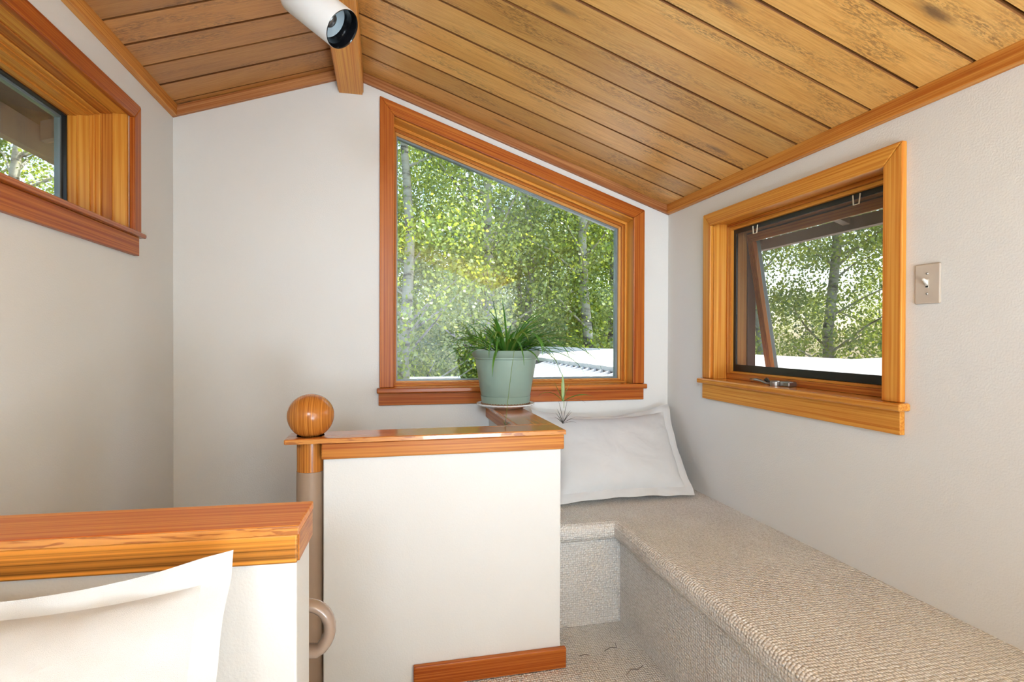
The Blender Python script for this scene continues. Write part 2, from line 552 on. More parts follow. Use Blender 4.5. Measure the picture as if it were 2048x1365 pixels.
def lathe(name, prof, mat, loc, parent=None, n=40, M=None, wav=None, smooth=True, **kw):
    bm = bmesh.new()
    bm_lathe(bm, prof, n, Matrix.Translation(loc) @ (M or Matrix.Identity(4)), wav)
    o = finish(name, bm, mat, parent, smooth, **kw)
    if smooth:
        o.data.set_sharp_from_angle(angle=math.radians(38))
    return o
def copy_part(src, parent, loc_world):
    o = src.copy()
    COL.objects.link(o)
    o.parent = parent
    o.location = Vector(loc_world) - wloc(parent)
    return o

backm = lambda x, z, d: (x, D + d, H + z)            # z relative to the eye line
rightm = lambda y, z, d: (XR + d, y, H + z)
leftm = lambda y, z, d: (XL - d, y, H + z)
def roof_z(x):                                        # underside of ceiling boards, relative to eye
    return 1.317 - ROOF_M * abs(x - RX)

# ================================================================== structure
Y0 = -2.1      # wall behind the camera
TW = .16
# window openings (relative heights)
w2o = lambda x: 1.189 - .343 * (x + .017)             # outer casing top line of back window
w2 = dict(l=.030, r=1.360, b=-.279, t=lambda x: w2o(x) - .052)
bm = bmesh.new()
topz = lambda x: roof_z(x) + .06
bm_prism(bm, [(XL - TW, -2.6), (w2['l'], -2.6), (w2['l'], topz(w2['l'])), (RX, topz(RX)), (XL - TW, topz(XL - TW))], 0, TW, backm)
bm_prism(bm, [(w2['r'], -2.6), (XR + TW, -2.6), (XR + TW, topz(XR + TW)), (w2['r'], topz(w2['r']))], 0, TW, backm)
bm_prism(bm, [(w2['l'], -2.6), (w2['r'], -2.6), (w2['r'], w2['b']), (w2['l'], w2['b'])], 0, TW, backm)
bm_prism(bm, [(w2['l'], w2['t'](w2['l'])), (w2['r'], w2['t'](w2['r'])), (w2['r'], topz(w2['r'])), (w2['l'], topz(w2['l']))], 0, TW, backm)
finish('wall_back', bm, paint, kind='structure')
def side_wall(name, mp, ys, zs, top, t):
    (ya, yb), (za, zb) = ys, zs
    bm = bmesh.new()
    bm_prism(bm, rect(Y0, D, -2.6, za), 0, t, mp)
    bm_prism(bm, rect(Y0, D, zb, top), 0, t, mp)
    bm_prism(bm, rect(Y0, ya, za, zb), 0, t, mp)
    bm_prism(bm, rect(yb, D, za, zb), 0, t, mp)
    finish(name, bm, paint, kind='structure')
side_wall('wall_left', leftm, (.93, 2.388), (.380, .852), roof_z(XL) + .06, TW)
side_wall('wall_right', rightm, (1.425, 2.417), (-.222, .567), roof_z(XR) + .06, TW)
bm = bmesh.new()
bm_prism(bm, [(XL - TW, -2.6), (XR + TW, -2.6), (XR + TW, topz(XR + TW)), (RX, topz(RX)), (XL - TW, topz(XL - TW))], 0, .12, lambda x, z, d: (x, Y0 - d, H + z))
finish('wall_front', bm, paint, kind='structure')
# carpeted floor with the stair opening
fl = [(XL, Y0), (XR, Y0), (XR, D), (.54, D), (.54, 1.985), (.10, 1.985), (.10, 1.22), (XL, 1.22)]
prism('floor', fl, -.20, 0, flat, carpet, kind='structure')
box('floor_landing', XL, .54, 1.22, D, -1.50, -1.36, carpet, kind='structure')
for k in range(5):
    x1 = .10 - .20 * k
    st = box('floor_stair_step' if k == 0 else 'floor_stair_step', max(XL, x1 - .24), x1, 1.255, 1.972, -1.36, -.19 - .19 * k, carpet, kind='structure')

# ceiling: deck + boards
bm = bmesh.new()
e0, e1 = XL - .62, XR + .62
cz = lambda x, o: H + roof_z(x) + o
bm_prism(bm, [(e0, cz(e0, .060)), (RX, cz(RX, .060)), (e1, cz(e1, .060)), (e1, cz(e1, .16)), (RX, cz(RX, .16)), (e0, cz(e0, .16))], Y0 - .3, D + .34, lambda x, z, d: (x, d, z))
finish('roof', bm, [eave_dark], kind='structure')
ceil = empty('ceiling', (RX, D, RZ), kind='structure')
bm = bmesh.new()
bm_prism(bm, [(XL, cz(XL, .042)), (RX, cz(RX, .042)), (XR, cz(XR, .042)), (XR, cz(XR, .058)), (RX, cz(RX, .058)), (XL, cz(XL, .058))], Y0, D, lambda x, z, d: (x, d, z))
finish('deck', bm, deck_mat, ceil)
PITCHB = .1637
def plank_mesh(length):
    bm = bmesh.new()
    wd = PITCHB - .0090
    prof = [(-wd / 2, .0025), (-wd / 2 + .0025, 0), (wd / 2 - .0012, 0), (wd / 2, .0012), (wd / 2, .0425), (-wd / 2, .0425)]
    bm_prism(bm, prof, 0, length, lambda y, z, d: (d, y, z))
    bmesh.ops.recalc_face_normals(bm, faces=bm.faces)
    for f in bm.faces:                      # groove shade painted as a darker colour on the board sides
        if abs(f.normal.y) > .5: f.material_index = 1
    me = bpy.data.meshes.new('ceiling_board')
    bm.to_mesh(me); bm.free()
    return me
rng = random.Random(5)
for side, y_first, mat in ((1, 2.810, plank_r), (-1, 2.785, plank_l)):
    xe = XR if side > 0 else XL
    L = abs(xe - RX) / math.cos(SLOPE)
    me = plank_mesh(L + .012)
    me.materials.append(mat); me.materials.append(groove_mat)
    k = 0
    y = y_first + PITCHB / 2
    while y > Y0 + .05:
        o = bpy.data.objects.new('ceiling_board', me)
        COL.objects.link(o)
        o.parent = ceil
        yy = min(y, D + .02)
        if side > 0:
            o.rotation_euler = (0, SLOPE, 0)
        else:
            o.rotation_euler = (0, SLOPE, math.pi)
        o.location = Vector((RX, yy, RZ + rng.uniform(-.0008, .0008))) - Vector((RX, D, RZ))
        y -= PITCHB
        k += 1
# ceiling trims
zt = lambda x: roof_z(x)
th = .047
prism('trim_1', [(XL, zt(XL) - th), (RX - .06, zt(RX - .06) - th), (RX - .06, zt(RX - .06)), (XL, zt(XL))], -.021, 0, backm, trim_rough_l, bevel=.002, kind='structure')
prism('trim_2', [(RX + .06, zt(RX + .06) - th), (XR, zt(XR) - th), (XR, zt(XR)), (RX + .06, zt(RX + .06))], -.021, 0, backm, trim_rough, bevel=.002, kind='structure')
prism('trim_3', [(0, zt(XL) - th), (.024, zt(XL) - th + .004), (.024, zt(XL + .024)), (0, zt(XL))], Y0, D - .0215, lambda x, z, d: (XL + x, d, H + z), trim_roughy, bevel=.002, kind='structure')
prism('trim_4', [(0, zt(XR) - th), (-.021, zt(XR) - th + .003), (-.021, zt(XR - .021)), (0, zt(XR))], Y0, D - .0215, lambda x, z, d: (XR + x, d, H + z), trim_roughy, bevel=.002, kind='structure')
# ridge beam
rb = empty('ridge_beam', (RX, 1.0, H + 1.192), label='honey-stained wooden ridge beam running under the ceiling peak', cat='beam')
prism('beam_body', rect(RX - .060, RX + .060, H + 1.199, H + 1.29), Y0, D - .001, lambda x, z, d: (x, d, z), firg['Y'], rb, bevel=.005)
prism('beam_facing', rect(RX - .0555, RX + .0555, H + 1.190, H + 1.199), Y0, D - .0015, lambda x, z, d: (x, d, z), firg['Y'], rb, bevel=.003)

# ------------------------------------------------------------------ half walls
wp = empty('wall_partition', (.2, 2.03, 0), kind='structure')
prism('drywall', [(-.196, 1.973), (.645, 1.973), (.645, D - .001), (.535, D - .001), (.535, 2.085), (-.196, 2.085)], -1.36, H - .405, flat, paint, wp, bevel=.004)
cap = prism('cap', [(-.318, 1.950), (.657, 1.950), (.657, 2.0999), (-.318, 2.0999)], H - .357, H - .340, flat, fir_cap, wp, bevel=.004, seg=3)
cap2 = prism('cap', [(.508, 2.1002), (.657, 2.1002), (.657, D - .001), (.508, D - .001)], H - .357, H - .340, flat, fir_capy, wp, bevel=.003)
prism('cap_nosing', rect(-.314, .656, H - .3565, H - .3415), 1.9462, 1.9502, lambda x, z, d: (x, d, z), fir_edge, wp, bevel=.0012)
prism('trim_board', rect(-.201, .652, H - .412, H - .3575), 1.955, 1.972, lambda x, z, d: (x, d, z), fir['X'], wp, bevel=.004)
prism('trim_board', rect(2.0865, D - .002, H - .412, H - .3575), .519, .534, lambda y, z, d: (d, y, z), fir['Y'], wp, bevel=.003)
prism('trim_board', rect(1.974, D - .002, H - .412, H - .3575), .646, .6535, lambda y, z, d: (d, y, z), fir['Y'], wp, bevel=.003)
prism('baseboard_partition', rect(.105, .662, .003, .078), 1.952, 1.9725, lambda x, z, d: (x, d, z), firr['X'], bevel=.004, kind='structure')

# near half wall, turned about three degrees
A = .053
ca, sa = math.cos(A), math.sin(A)
def nearm(x, y, d):                                   # x along the wall (0 at its free end), y across
    return (-.148 + x * ca + y * sa * 1.0, 1.060 - x * sa + y * ca, d)
nw = empty('wall_stair', (-.5, 1.15, 0), kind='structure')
LN = -.845
prism('drywall', [(-.006, .016), (-.006, .142), (LN + .05, .142), (LN + .05, .016)], -1.36, H - .405, nearm, paint, nw, bevel=.004)
prism('cap', [(0, .0025), (0, .155), (LN + .05, .155), (LN + .05, .0025)], H - .3565, H - .340, nearm, fir_capn, nw, bevel=.003, seg=3)
prism('cap_nosing', [(.0005, -.001), (.0005, .0027), (LN + .05, .0027), (LN + .05, -.001)], H - .356, H - .3408, nearm, fir_edge, nw, bevel=.0012)
prism('trim_board', [(-.003, .003), (-.003, .0155), (LN + .05, .0155), (LN + .05, .003)], H - .409, H - .357, nearm, fir_line, nw, bevel=.003)
prism('trim_board', [(-.0055, .0158), (-.001, .0158), (-.001, .150), (-.0055, .150)], H - .409, H - .357, nearm, fir['Y'], nw, bevel=.001)

# ------------------------------------------------------------------ windows
def ring(names, outer, inner, d0, d1, mp, mats, parent, bevel=.0015, sides=(0, 1, 2, 3)):
    """mitred frame; corner order BL BR TR TL, sides 0 bottom 1 right 2 top 3 left"""
    out = []
    for i in sides:
        j = (i + 1) % 4
        out.append(prism(names, [outer[i], outer[j], inner[j], inner[i]], d0, d1, mp, mats[2] if i == 2 and len(mats) > 2 else mats[i % 2], parent, bevel))
    return out
def trap(l, r, b, inset):
    t = lambda x: w2o(x) - inset * 1.057
    return [(l, b), (r, b), (r, t(r)), (l, t(l))]
# ---- window_2: fixed trapezoid in the back wall
wn2 = empty('window_2', (.69, D, H - .279), kind='structure')
o_, i_ = trap(-.017, 1.403, -.2515, 0), trap(.053, 1.338, -.2515, .063)
cas = (firr['X'], firr['Z'], firr['S'])
ring('casing', o_, i_, -.020, 0, backm, cas, wn2, .0035, (1, 2, 3))
T = [(-.030, -.048), (1.409, -.048), (1.409, 0), (1.3585, 0), (1.3585, .10), (.0315, .10), (.0315, 0), (-.030, 0)]
prism('stool', T, H - .2785, H - .252, lambda x, y, d: (x, D + y, d), stool_m['X'], wn2, bevel=.006, seg=3)
prism('apron', rect(-.021, 1.400, -.340, -.279), -.019, 0, backm, firr['X'], wn2, bevel=.002)
jo, ji = trap(.0305, 1.3595, -.2515, .050), trap(.047, 1.343, -.2515, .069)
ring('jamb', jo, ji, .0005, .15, backm, (firg['X'], firg['Z'], firg['S']), wn2, .001, (1, 2, 3))
prev = trap(.047, 1.343, -.2515, .069)
steps = [(.055, 1.331, -.246, .083, .078, firg), (.061, 1.316, -.238, .096, .094, fir), (.067, 1.302, -.230, .110, .104, None)]
for l, r, b, ins, d0, mm in steps:
    nx = trap(l, r, b, ins)
    ms = (mm['X'], mm['Z'], mm['S']) if mm else (bead_s, bead, bead_s)
    ring('stop', prev, nx, d0, .15, backm, ms, wn2, .0012)
    prev = nx
nx = trap(.073, 1.290, -.222, .120)
ring('gasket', prev, nx, .118, .146, backm, (gasket, gasket), wn2, 0)
prism('pane', nx, .128, .132, backm, glass, wn2)
# ---- window_1: clerestory in the left wall
wn1 = empty('window_1', (XL, 1.65, H + .382), kind='structure')
R4 = lambda a, b, z0, z1: [(a, z0), (b, z0), (b, z1), (a, z1)]
ring('casing', R4(.85, 2.449, .3985, .893), R4(.915, 2.388, .3985, .833), -.020, 0, leftm, (firr['Y'], firr['Z']), wn1, .004, (1, 2, 3))
T = [(.84, -.037), (2.453, -.037), (2.453, 0), (2.3865, 0), (2.3865, .10), (.9315, .10), (.9315, 0), (.84, 0)]
prism('stool', T, H + .381, H + .398, lambda y, x, d: (XL - x, y, d), stool_m['L'], wn1, bevel=.005, seg=3)
prism('apron', rect(.85, 2.430, .311, .3805), -.019, 0, leftm, firr['Y'], wn1, bevel=.002)
prevr = R4(.9305, 2.3875, .3985, .8515)
lst = [(2.370, .0005, firg), (2.364, .047, fir), (2.357, .082, firg), (2.351, .098, firg), (2.345, .112, firg), (2.338, .150, firg)]
dd = 0
for y1, d0, mm in lst:
    ins = 2.3875 - y1
    nr = R4(.9305 + ins, y1, .3985 + max(0, ins - .0175) * .6, .8515 - ins)
    ring('jamb' if d0 < .01 else 'stop', prevr, nr, d0, .215, leftm, (mm['Y'], mm['Z']), wn1, .0012, (1, 2, 3) if d0 < .01 else (0, 1, 2, 3))
    prevr = nr
nr = R4(prevr[0][0] + .006, prevr[1][0] - .006, prevr[0][1] + .006, prevr[2][1] - .006)
ring('gasket', prevr, nr, .178, .212, leftm, (black, black), wn1, 0)
n2 = R4(nr[0][0] + .010, nr[1][0] - .010, nr[0][1] + .010, nr[2][1] - .010)
ring('spacer', nr, n2, .194, .212, leftm, (gasket, gasket), wn1, 0)
prism('pane', n2, .197, .201, leftm, glass, wn1)
# ---- window_3: awning in the right wall, sash cranked open, insect screen inside
wn3 = empty('window_3', (XR, 1.93, H - .222), kind='structure')
ring('casing', R4(1.384, 2.466, -.1965, .603), R4(1.452, 2.403, -.1965, .541), -.020, 0, rightm, (firg['Y'], firg['Z']), wn3, .004, (1, 2, 3))
T = [(1.366, -.043), (2.480, -.043), (2.480, 0), (2.4155, 0), (2.4155, .10), (1.4265, .10), (1.4265, 0), (1.366, 0)]
prism('stool', T, H - .2215, H - .197, lambda y, x, d: (XR + x, y, d), stool_m['Y'], wn3, bevel=.006, seg=3)
prism('apron', rect(1.386, 2.466, -.296, -.222), -.019, 0, rightm, firg['Y'], wn3, bevel=.002)
ring('jamb', R4(1.4255, 2.4165, -.1965, .5665), R4(1.443, 2.399, -.1965, .549), .0005, .1, rightm, (firg['Y'], firg['Z']), wn3, .001, (1, 2, 3))
ring('stop', R4(1.443, 2.399, -.1965, .549), R4(1.450, 2.392, -.170, .535), .068, .1, rightm, (fir['Y'], fir['Z']), wn3, .0015)
ring('stop', R4(1.450, 2.392, -.170, .535), R4(1.455, 2.387, -.160, .521), .083, .1, rightm, (firg['Y'], firg['Z']), wn3, .0015)
so_, si_ = R4(1.455, 2.388, -.159, .521), R4(1.475, 2.368, -.127, .501)
ring('screen_frame', so_, si_, .099, .109, rightm, (black, black), wn3, .001)
prism('insect_screen', si_, .1035, .1045, rightm, screen, wn3)
ring('outer_jamb', R4(1.4255, 2.4165, -.2, .5665), R4(1.455, 2.385, -.150, .508), .110, .17, rightm, (bead, bead), wn3, .001)
ring('brickmould', R4(1.39, 2.45, -.21, .59), R4(1.46, 2.378, -.15, .508), .1705, .215, rightm, (bronze, bronze), wn3, .002)
hx, hz, tilt = .155, .500, math.radians(9.8)
def sashm(y, v, d):                                    # v down from the hinge, d outward
    return (XR + hx + d * math.cos(tilt) + v * math.sin(tilt), y, H + hz - v * math.cos(tilt) + d * math.sin(tilt))
sv = lambda a, b, v0, v1: [(a, v1), (b, v1), (b, v0), (a, v0)]
so2, si2 = sv(1.466, 2.372, .002, .700), sv(1.506, 2.332, .040, .662)
sash = empty('sash', (XR + hx, 1.92, H + hz), wn3)
ring('sash_rail', so2, si2, 0, .022, sashm, (fir['Y'], fir['Z']), sash, .002)
ring('sash_cladding', so2, sv(1.500, 2.338, .034, .668), .0225, .046, sashm, (bronze, gasket), sash, .002)
prism('pane', sv(1.501, 2.337, .035, .667), .0235, .0275, sashm, glass, sash)
for py_, pz_ in ((2.225, .498), (1.668, .500)):        # screen clips
    bm = bmesh.new()
    x_ = XR + .096
    bm_tube(bm, [(x_, py_ + .016, H + pz_ + .016), (x_ - .001, py_ + .012, H + pz_ - .020), (x_ - .001, py_ - .012, H + pz_ - .020), (x_, py_ - .016, H + pz_ + .016)], .0024, 6)
    finish('screen_clip', bm, clip_pl, wn3)
# crank
ck = empty('crank', (XR + .045, 1.96, H - .197), wn3)
bm = bmesh.new()
bm_prism(bm, rect(1.925, 1.995, 0, .020), 0, .042, lambda y, z, d: (XR + .030 + d, y, H - .1968 + z)); bmesh.ops.recalc_face_normals(bm, faces=bm.faces); bevel_all(bm, .004)
finish('crank_housing', bm, chrome, ck)
lathe('crank_hub', [(0, 0), (.020, 0), (.021, .004), (.020, .018), (.016, .021), (0, .021)], chrome, (XR + .022, 1.992, H - .1968), ck, 20)
tube('crank_arm', [(XR + .022, 2.000, H - .188), (XR + .016, 2.035, H - .190), (XR + .012, 2.065, H - .182), (XR + .012, 2.10, H - .179), (XR + .014, 2.135, H - .181)],
     [.006, .0055, .0075, .0085, .0075], chrome, ck, 10, squash=(1.0, .8))
tube('crank_knob', [(XR + .026, 2.03, H - .190), (XR + .030, 2.055, H - .176), (XR + .030, 2.075, H - .186)], [.006, .009, .004], black, ck, 8)

# ------------------------------------------------------------------ carpeted window bench
bench = empty('window_bench', (1.25, 1.6, 0), label='L-shaped built-in bench covered in beige berber carpet along the right wall', cat='bench')
def slab(name, poly, z0, z1, soft, parent):
    bm = bmesh.new()
    bm_prism(bm, poly, z0, z1, flat)
    bmesh.ops.recalc_face_normals(bm, faces=bm.faces)
    es = []
    for e in bm.edges:
        a, b = e.verts[0].co, e.verts[1].co
        if abs(a.z - b.z) < 1e-5 and any((abs(a[i] - b[i]) < 1e-5 and abs(a[i] - v) < 1e-4) for i, v in soft):
            es.append(e)
    bmesh.ops.bevel(bm, geom=es, offset=.032, segments=6, profile=.5, affect='EDGES')
    o = finish(name, bm, carpet, parent, smooth=True)
    o.data.set_sharp_from_angle(angle=math.radians(50))
    return o
P = [(.6545, 2.178), (.948, 2.178), (.948, -.6), (XR - .001, -.6), (XR - .001, D - .001), (.6545, D - .001)]
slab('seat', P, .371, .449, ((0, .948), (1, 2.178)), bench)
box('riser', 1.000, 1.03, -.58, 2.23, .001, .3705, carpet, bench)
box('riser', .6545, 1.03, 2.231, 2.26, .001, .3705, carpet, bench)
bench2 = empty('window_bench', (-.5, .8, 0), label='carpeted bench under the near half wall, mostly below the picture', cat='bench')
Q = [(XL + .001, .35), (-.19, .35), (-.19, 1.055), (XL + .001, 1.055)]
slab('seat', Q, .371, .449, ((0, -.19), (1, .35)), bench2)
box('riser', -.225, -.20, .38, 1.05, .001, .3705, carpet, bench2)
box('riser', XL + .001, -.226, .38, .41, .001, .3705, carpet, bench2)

# ------------------------------------------------------------------ newel post and stair rail
px, py = -.2425, 2.025
post = empty('newel_post', (px, py, -1.36), label='round newel post with wooden ball finial at the half wall end', cat='post')
lathe('shaft', [(0, -1.36), (.0465, -1.36), (.0465, H - .4605), (0, H - .4605)], post_paint, (px, py, 0), post, 36, label='taupe painted lower shaft')
lathe('neck', [(0, H - .460), (.0455, H - .460), (.0455, H - .3575), (0, H - .3575)], fir_vert, (px, py, 0), post, 36)
rr, zc = .0775, -.2705
prof = [(0, H - .3395), (.046, H - .3395)]
a0 = math.asin((-.3395 - zc) / rr)
for k in range(25):
    a = a0 + (math.pi / 2 - a0) * k / 24
    prof.append((max(0, rr * math.cos(a)), H + zc + rr * math.sin(a) * (1.0 if a < 0 else .95)))
prof[-1] = (0, prof[-1][1])
lathe('ball', prof, fir_vert, (px, py, 0), post, 48)
# handrail running down behind the near half wall, its end curled back
pts = []
yr = 1.335
for k in range(7):
    t = k / 6
    pts.append((-.90 + t * .62, yr, H - 1.12 + t * .40))
rx_, rz_ = -.170, H - .668
pts += [(-.235, yr, H - .706)]
for k in range(0, 15):
    a = math.radians(-62 + k * 14)
    pts.append((rx_ + .052 * math.cos(a), yr + .004 * k / 14, rz_ + .056 * math.sin(a)))
pts += [(-.235, yr + .006, rz_ + .050), (-.262, yr + .008, rz_ + .036)]
rail = empty('handrail', (-.4, yr, H - 1.0), label='taupe varnished handrail with curled end beside the newel post', cat='handrail')
tube('rail', pts, .0175, rail_paint, rail, 14, squash=(1.2, .8))
for xx, zz_ in ((-.72, H - 1.0), (-.45, H - .83)):
    tube('bracket', [(xx, yr, zz_ - .012), (xx, yr - .02, zz_ - .05), (xx, yr - .12, zz_ - .06)], .006, black, rail, 8)

# ------------------------------------------------------------------ spotlight on the beam
lamp = empty('track_spotlight', (-.19, 1.70, H + 1.19), label='white cylindrical spotlight with black rim hanging from the ridge beam', cat='spotlight')
C = Vector((-.1117, 1.6227, H + .8567))
view = (C - Vector((0, 0, H))).normalized()
e_r = (rt - view * rt.dot(view)).normalized()
e_u = view.cross(e_r); e_u = -e_u if e_u.z < 0 else e_u
axis = (-view * .66 + (e_r * .783 - e_u * .622) * .751).normalized()    # out of the opening
M = Matrix.Translation(C) @ axis.to_track_quat('Z', 'Y').to_matrix().to_4x4()
R_, L_ = .0555, .205
lathe('housing', [(.0515, -.050), (.0525, -.002), (.0545, 0), (R_, -.002), (R_, -L_ + .022), (R_ * .97, -L_ + .010), (R_ * .86, -L_ + .002), (R_ * .7, -L_), (0, -L_)], white_enamel, (0, 0, 0), lamp, 48, M)
lathe('baffle', [(.0512, -.052), (.0522, -.004), (.0546, .0012), (.0535, .0022), (.0505, -.002), (.047, -.050), (.0512, -.052)], gloss_black, (0, 0, 0), lamp, 48, M)
lathe('reflector', [(.047, -.046), (.040, -.060), (.030, -.070), (0, -.074)], lens_mat, (0, 0, 0), lamp, 40, M)
lathe('bulb', [(.022, -.072), (.022, -.050), (.020, -.046), (.012, -.043), (0, -.042)], reflector, (0, 0, 0), lamp, 28, M)
top = C - axis * .13 + Vector((0, 0, .05))
tube('stem', [tuple(C - axis * .12), tuple(top + Vector((0, 0, .03))), (-.165, 1.74, H + 1.16)], .009, white_enamel, lamp, 12)
lathe('canopy', [(0, 0), (.045, 0), (.048, .006), (.048, .029), (0, .029)], white_enamel, (-.165, 1.74, H + 1.1605), lamp, 28)

# ------------------------------------------------------------------ light switch
sw = empty('light_switch', (XR, 1.313, H + .102), label='beige toggle light switch plate on the right wall', cat='light switch')
prism('plate', rect(1.274, 1.353, .102, .219), -.006, 0, rightm, switch_pl, sw, bevel=.004, seg=3)
prism('toggle_slot', rect(1.3085, 1.3185, .148, .173), -.0068, -.0055, rightm, switch_tg, sw)
prism('slot_shadow', rect(1.3095, 1.3175, .1492, .1545), -.0072, -.0066, rightm, black, sw)
bm = bmesh.new()
bm_prism(bm, [(-.006, .155), (-.006, .170), (-.021, .176), (-.022, .170)], 1.3100, 1.3170, lambda d, z, y: (XR + d, y, H + z))
bmesh.ops.recalc_face_normals(bm, faces=bm.faces); bevel_all(bm, .0015)
finish('toggle', bm, switch_tg, sw)
for z in (.131, .190):
    lathe('screw', [(0, .0022), (.0022, .002), (.0035, .0)], chrome, (XR - .006, 1.3135, H + z), sw, 12, Matrix.Rotation(-math.pi / 2, 4, 'Y'))

# ------------------------------------------------------------------ pillows
def pillow(name, BL, BR, TR, TL, T, sag, seed, flange=.045, **kw):
    """flanged pillow spanned between four corner points, bulging along its normal"""
    rg = np.random.RandomState(seed)
    BL, BR, TR, TL = [np.array(p, float) for p in (BL, BR, TR, TL)]
    nrm = np.cross(BR - BL, TL - BL); nrm /= np.linalg.norm(nrm)
    wd = (np.linalg.norm(BR - BL) + np.linalg.norm(TR - TL)) / 2
    ht = (np.linalg.norm(TL - BL) + np.linalg.norm(TR - BR)) / 2
    fu, fv = flange / wd, flange / ht
    us = np.r_[np.linspace(0, fu, 4)[:-1], np.linspace(fu, 1 - fu, 45), np.linspace(1 - fu, 1, 4)[1:]]
    vs = np.r_[np.linspace(0, fv, 4)[:-1], np.linspace(fv, 1 - fv, 37), np.linspace(1 - fv, 1, 4)[1:]]
    ph = rg.uniform(0, 6.28, 40); kx = rg.uniform(3, 16, 40); ky = rg.uniform(3, 16, 40)
    def wr(u, v):
        return sum(math.sin(kx[i] * u * 2 + ky[i] * v * 2 + ph[i]) for i in range(8)) / 8
    def pt(u, v, sd):
        p = (1 - u) * (1 - v) * BL + u * (1 - v) * BR + u * v * TR + (1 - u) * v * TL
        a, b = 2 * u - 1, 2 * v - 1
        upv = (TL - BL) / np.linalg.norm(TL - BL); riv = (BR - BL) / np.linalg.norm(BR - BL)
        # edges drawn in between the corners
        p = p - upv * sag * (1 - a * a) * max(0, b) ** 2 + upv * .25 * sag * (1 - a * a) * max(0, -b) ** 2
        p = p - riv * sag * .35 * (1 - b * b) * np.sign(a) * abs(a) ** 3
        kc = max(0, abs(a) - .86) / .14 * max(0, abs(b) - .82) / .18
        p = p - (upv * np.sign(b) + riv * np.sign(a)) * .005 * kc
        uu = min(1, max(-1, a / (1 - 2 * fu))); vv = min(1, max(-1, b / (1 - 2 * fv)))
        t = (max(0, 1 - abs(uu) ** 2.6) ** .62) * (max(0, 1 - abs(vv) ** 2.6) ** .62)
        off = T * t + .0022
        edge = max(abs(a), abs(b))
        off += .006 * t * wr(u, v) + .010 * (1 - t) * t * wr(v * 1.7 + 3, u * 1.7)
        if t < .02:
            wave = .0045 * wr(u * 1.5, v * 1.5 + 2) + .003 * math.sin(26 * u + ph[9]) * (edge > .9) + .003 * math.sin(22 * v + ph[10])
            return p + nrm * (sd * .0018 + wave)
        puck = .004 * math.sin(38 * (u if abs(vv) > abs(uu) else v) + ph[11]) * math.exp(-((1 - max(abs(uu), abs(vv))) / .10) ** 2)
        return p + nrm * sd * (off + puck)
    root = empty(name, tuple((BL + BR) / 2), **kw)
    def grid(cond, pname):
        bm = bmesh.new()
        ids = {}
        def vert(i, j, sd):
            edgev = i in (0, len(us) - 1) or j in (0, len(vs) - 1)
            key = (i, j, sd)
            if key not in ids:
                ids[key] = bm.verts.new(pt(us[i], vs[j], 0 if edgev else sd))
            return ids[key]
        for i in range(len(us) - 1):
            for j in range(len(vs) - 1):
                if cond(i, j):
                    for sd in (1, -1):
                        q = [vert(i, j, sd), vert(i + 1, j, sd), vert(i + 1, j + 1, sd), vert(i, j + 1, sd)]
                        try: bm.faces.new(q if sd > 0 else q[::-1])
                        except ValueError: pass
        return finish(pname, bm, cloth, root, smooth=True)
    inb = lambda i, j: 3 <= i < len(us) - 4 and 3 <= j < len(vs) - 4
    grid(inb, 'cushion')
    grid(lambda i, j: not inb(i, j), 'flange')
    return root
pillow('pillow', (.752, 2.418, H - .765), (1.482, 2.425, H - .767), (1.532, 2.788, H - .358), (.738, 2.772, H - .366), .085, .07, 3,
       label='white flanged pillow propped in the bench corner under the windows', cat='pillow', group='white pillows')
pillow('pillow', (-.905, .80, H - .768), (-.212, .775, H - .768), (-.232, .985, H - .343), (-.915, 1.02, H - .352), .070, .055, 8,
       label='white flanged pillow leaning on the near half wall, lower left corner', cat='pillow', group='white pillows')

# ------------------------------------------------------------------ pot, plate, plant
PX, PY = .577, 2.625
plate = empty('plate', (PX, PY, H - .340), label='white china plate with scalloped rim under the green pot', cat='plate')
lathe('dish', [(0, H - .3395), (.085, H - .3395), (.092, H - .336), (.122, H - .327), (.136, H - .3225), (.1385, H - .3200), (.1385, H - .3150), (.134, H - .3148), (.115, H - .3255), (.088, H - .331), (0, H - .331)],
      china, (PX, PY, 0), plate, 96, wav=lambda t, r: .0022 * math.sin(2 * math.pi * 30 * t) if r > .12 else 0)
triv = empty('trivet', (PX, PY, H - .331), label='brown woven wicker ring between plate and green pot', cat='trivet')
bm = bmesh.new()
for q in range(2):
    for ring_i, r in enumerate((.106, .113)):
        n = 120
        pr = [Vector((PX + (r + .003 * math.sin(24 * 2 * math.pi * k / n + q * math.pi)) * math.cos(2 * math.pi * k / n),
                      PY + (r + .003 * math.sin(24 * 2 * math.pi * k / n + q * math.pi)) * math.sin(2 * math.pi * k / n),
                      H - (.3205 - ring_i * .004) + .0030 * math.cos(24 * 2 * math.pi * k / n + q * math.pi))) for k in range(n + 1)]
        bm_tube(bm, pr, .0042, 6, False)
finish('braid', bm, wicker, triv, smooth=True)
lathe('mat', [(0, H - .3305), (.086, H - .3305), (.100, H - .325), (.100, H - .318), (0, H - .3175)], wicker, (PX, PY, 0), triv, 40)

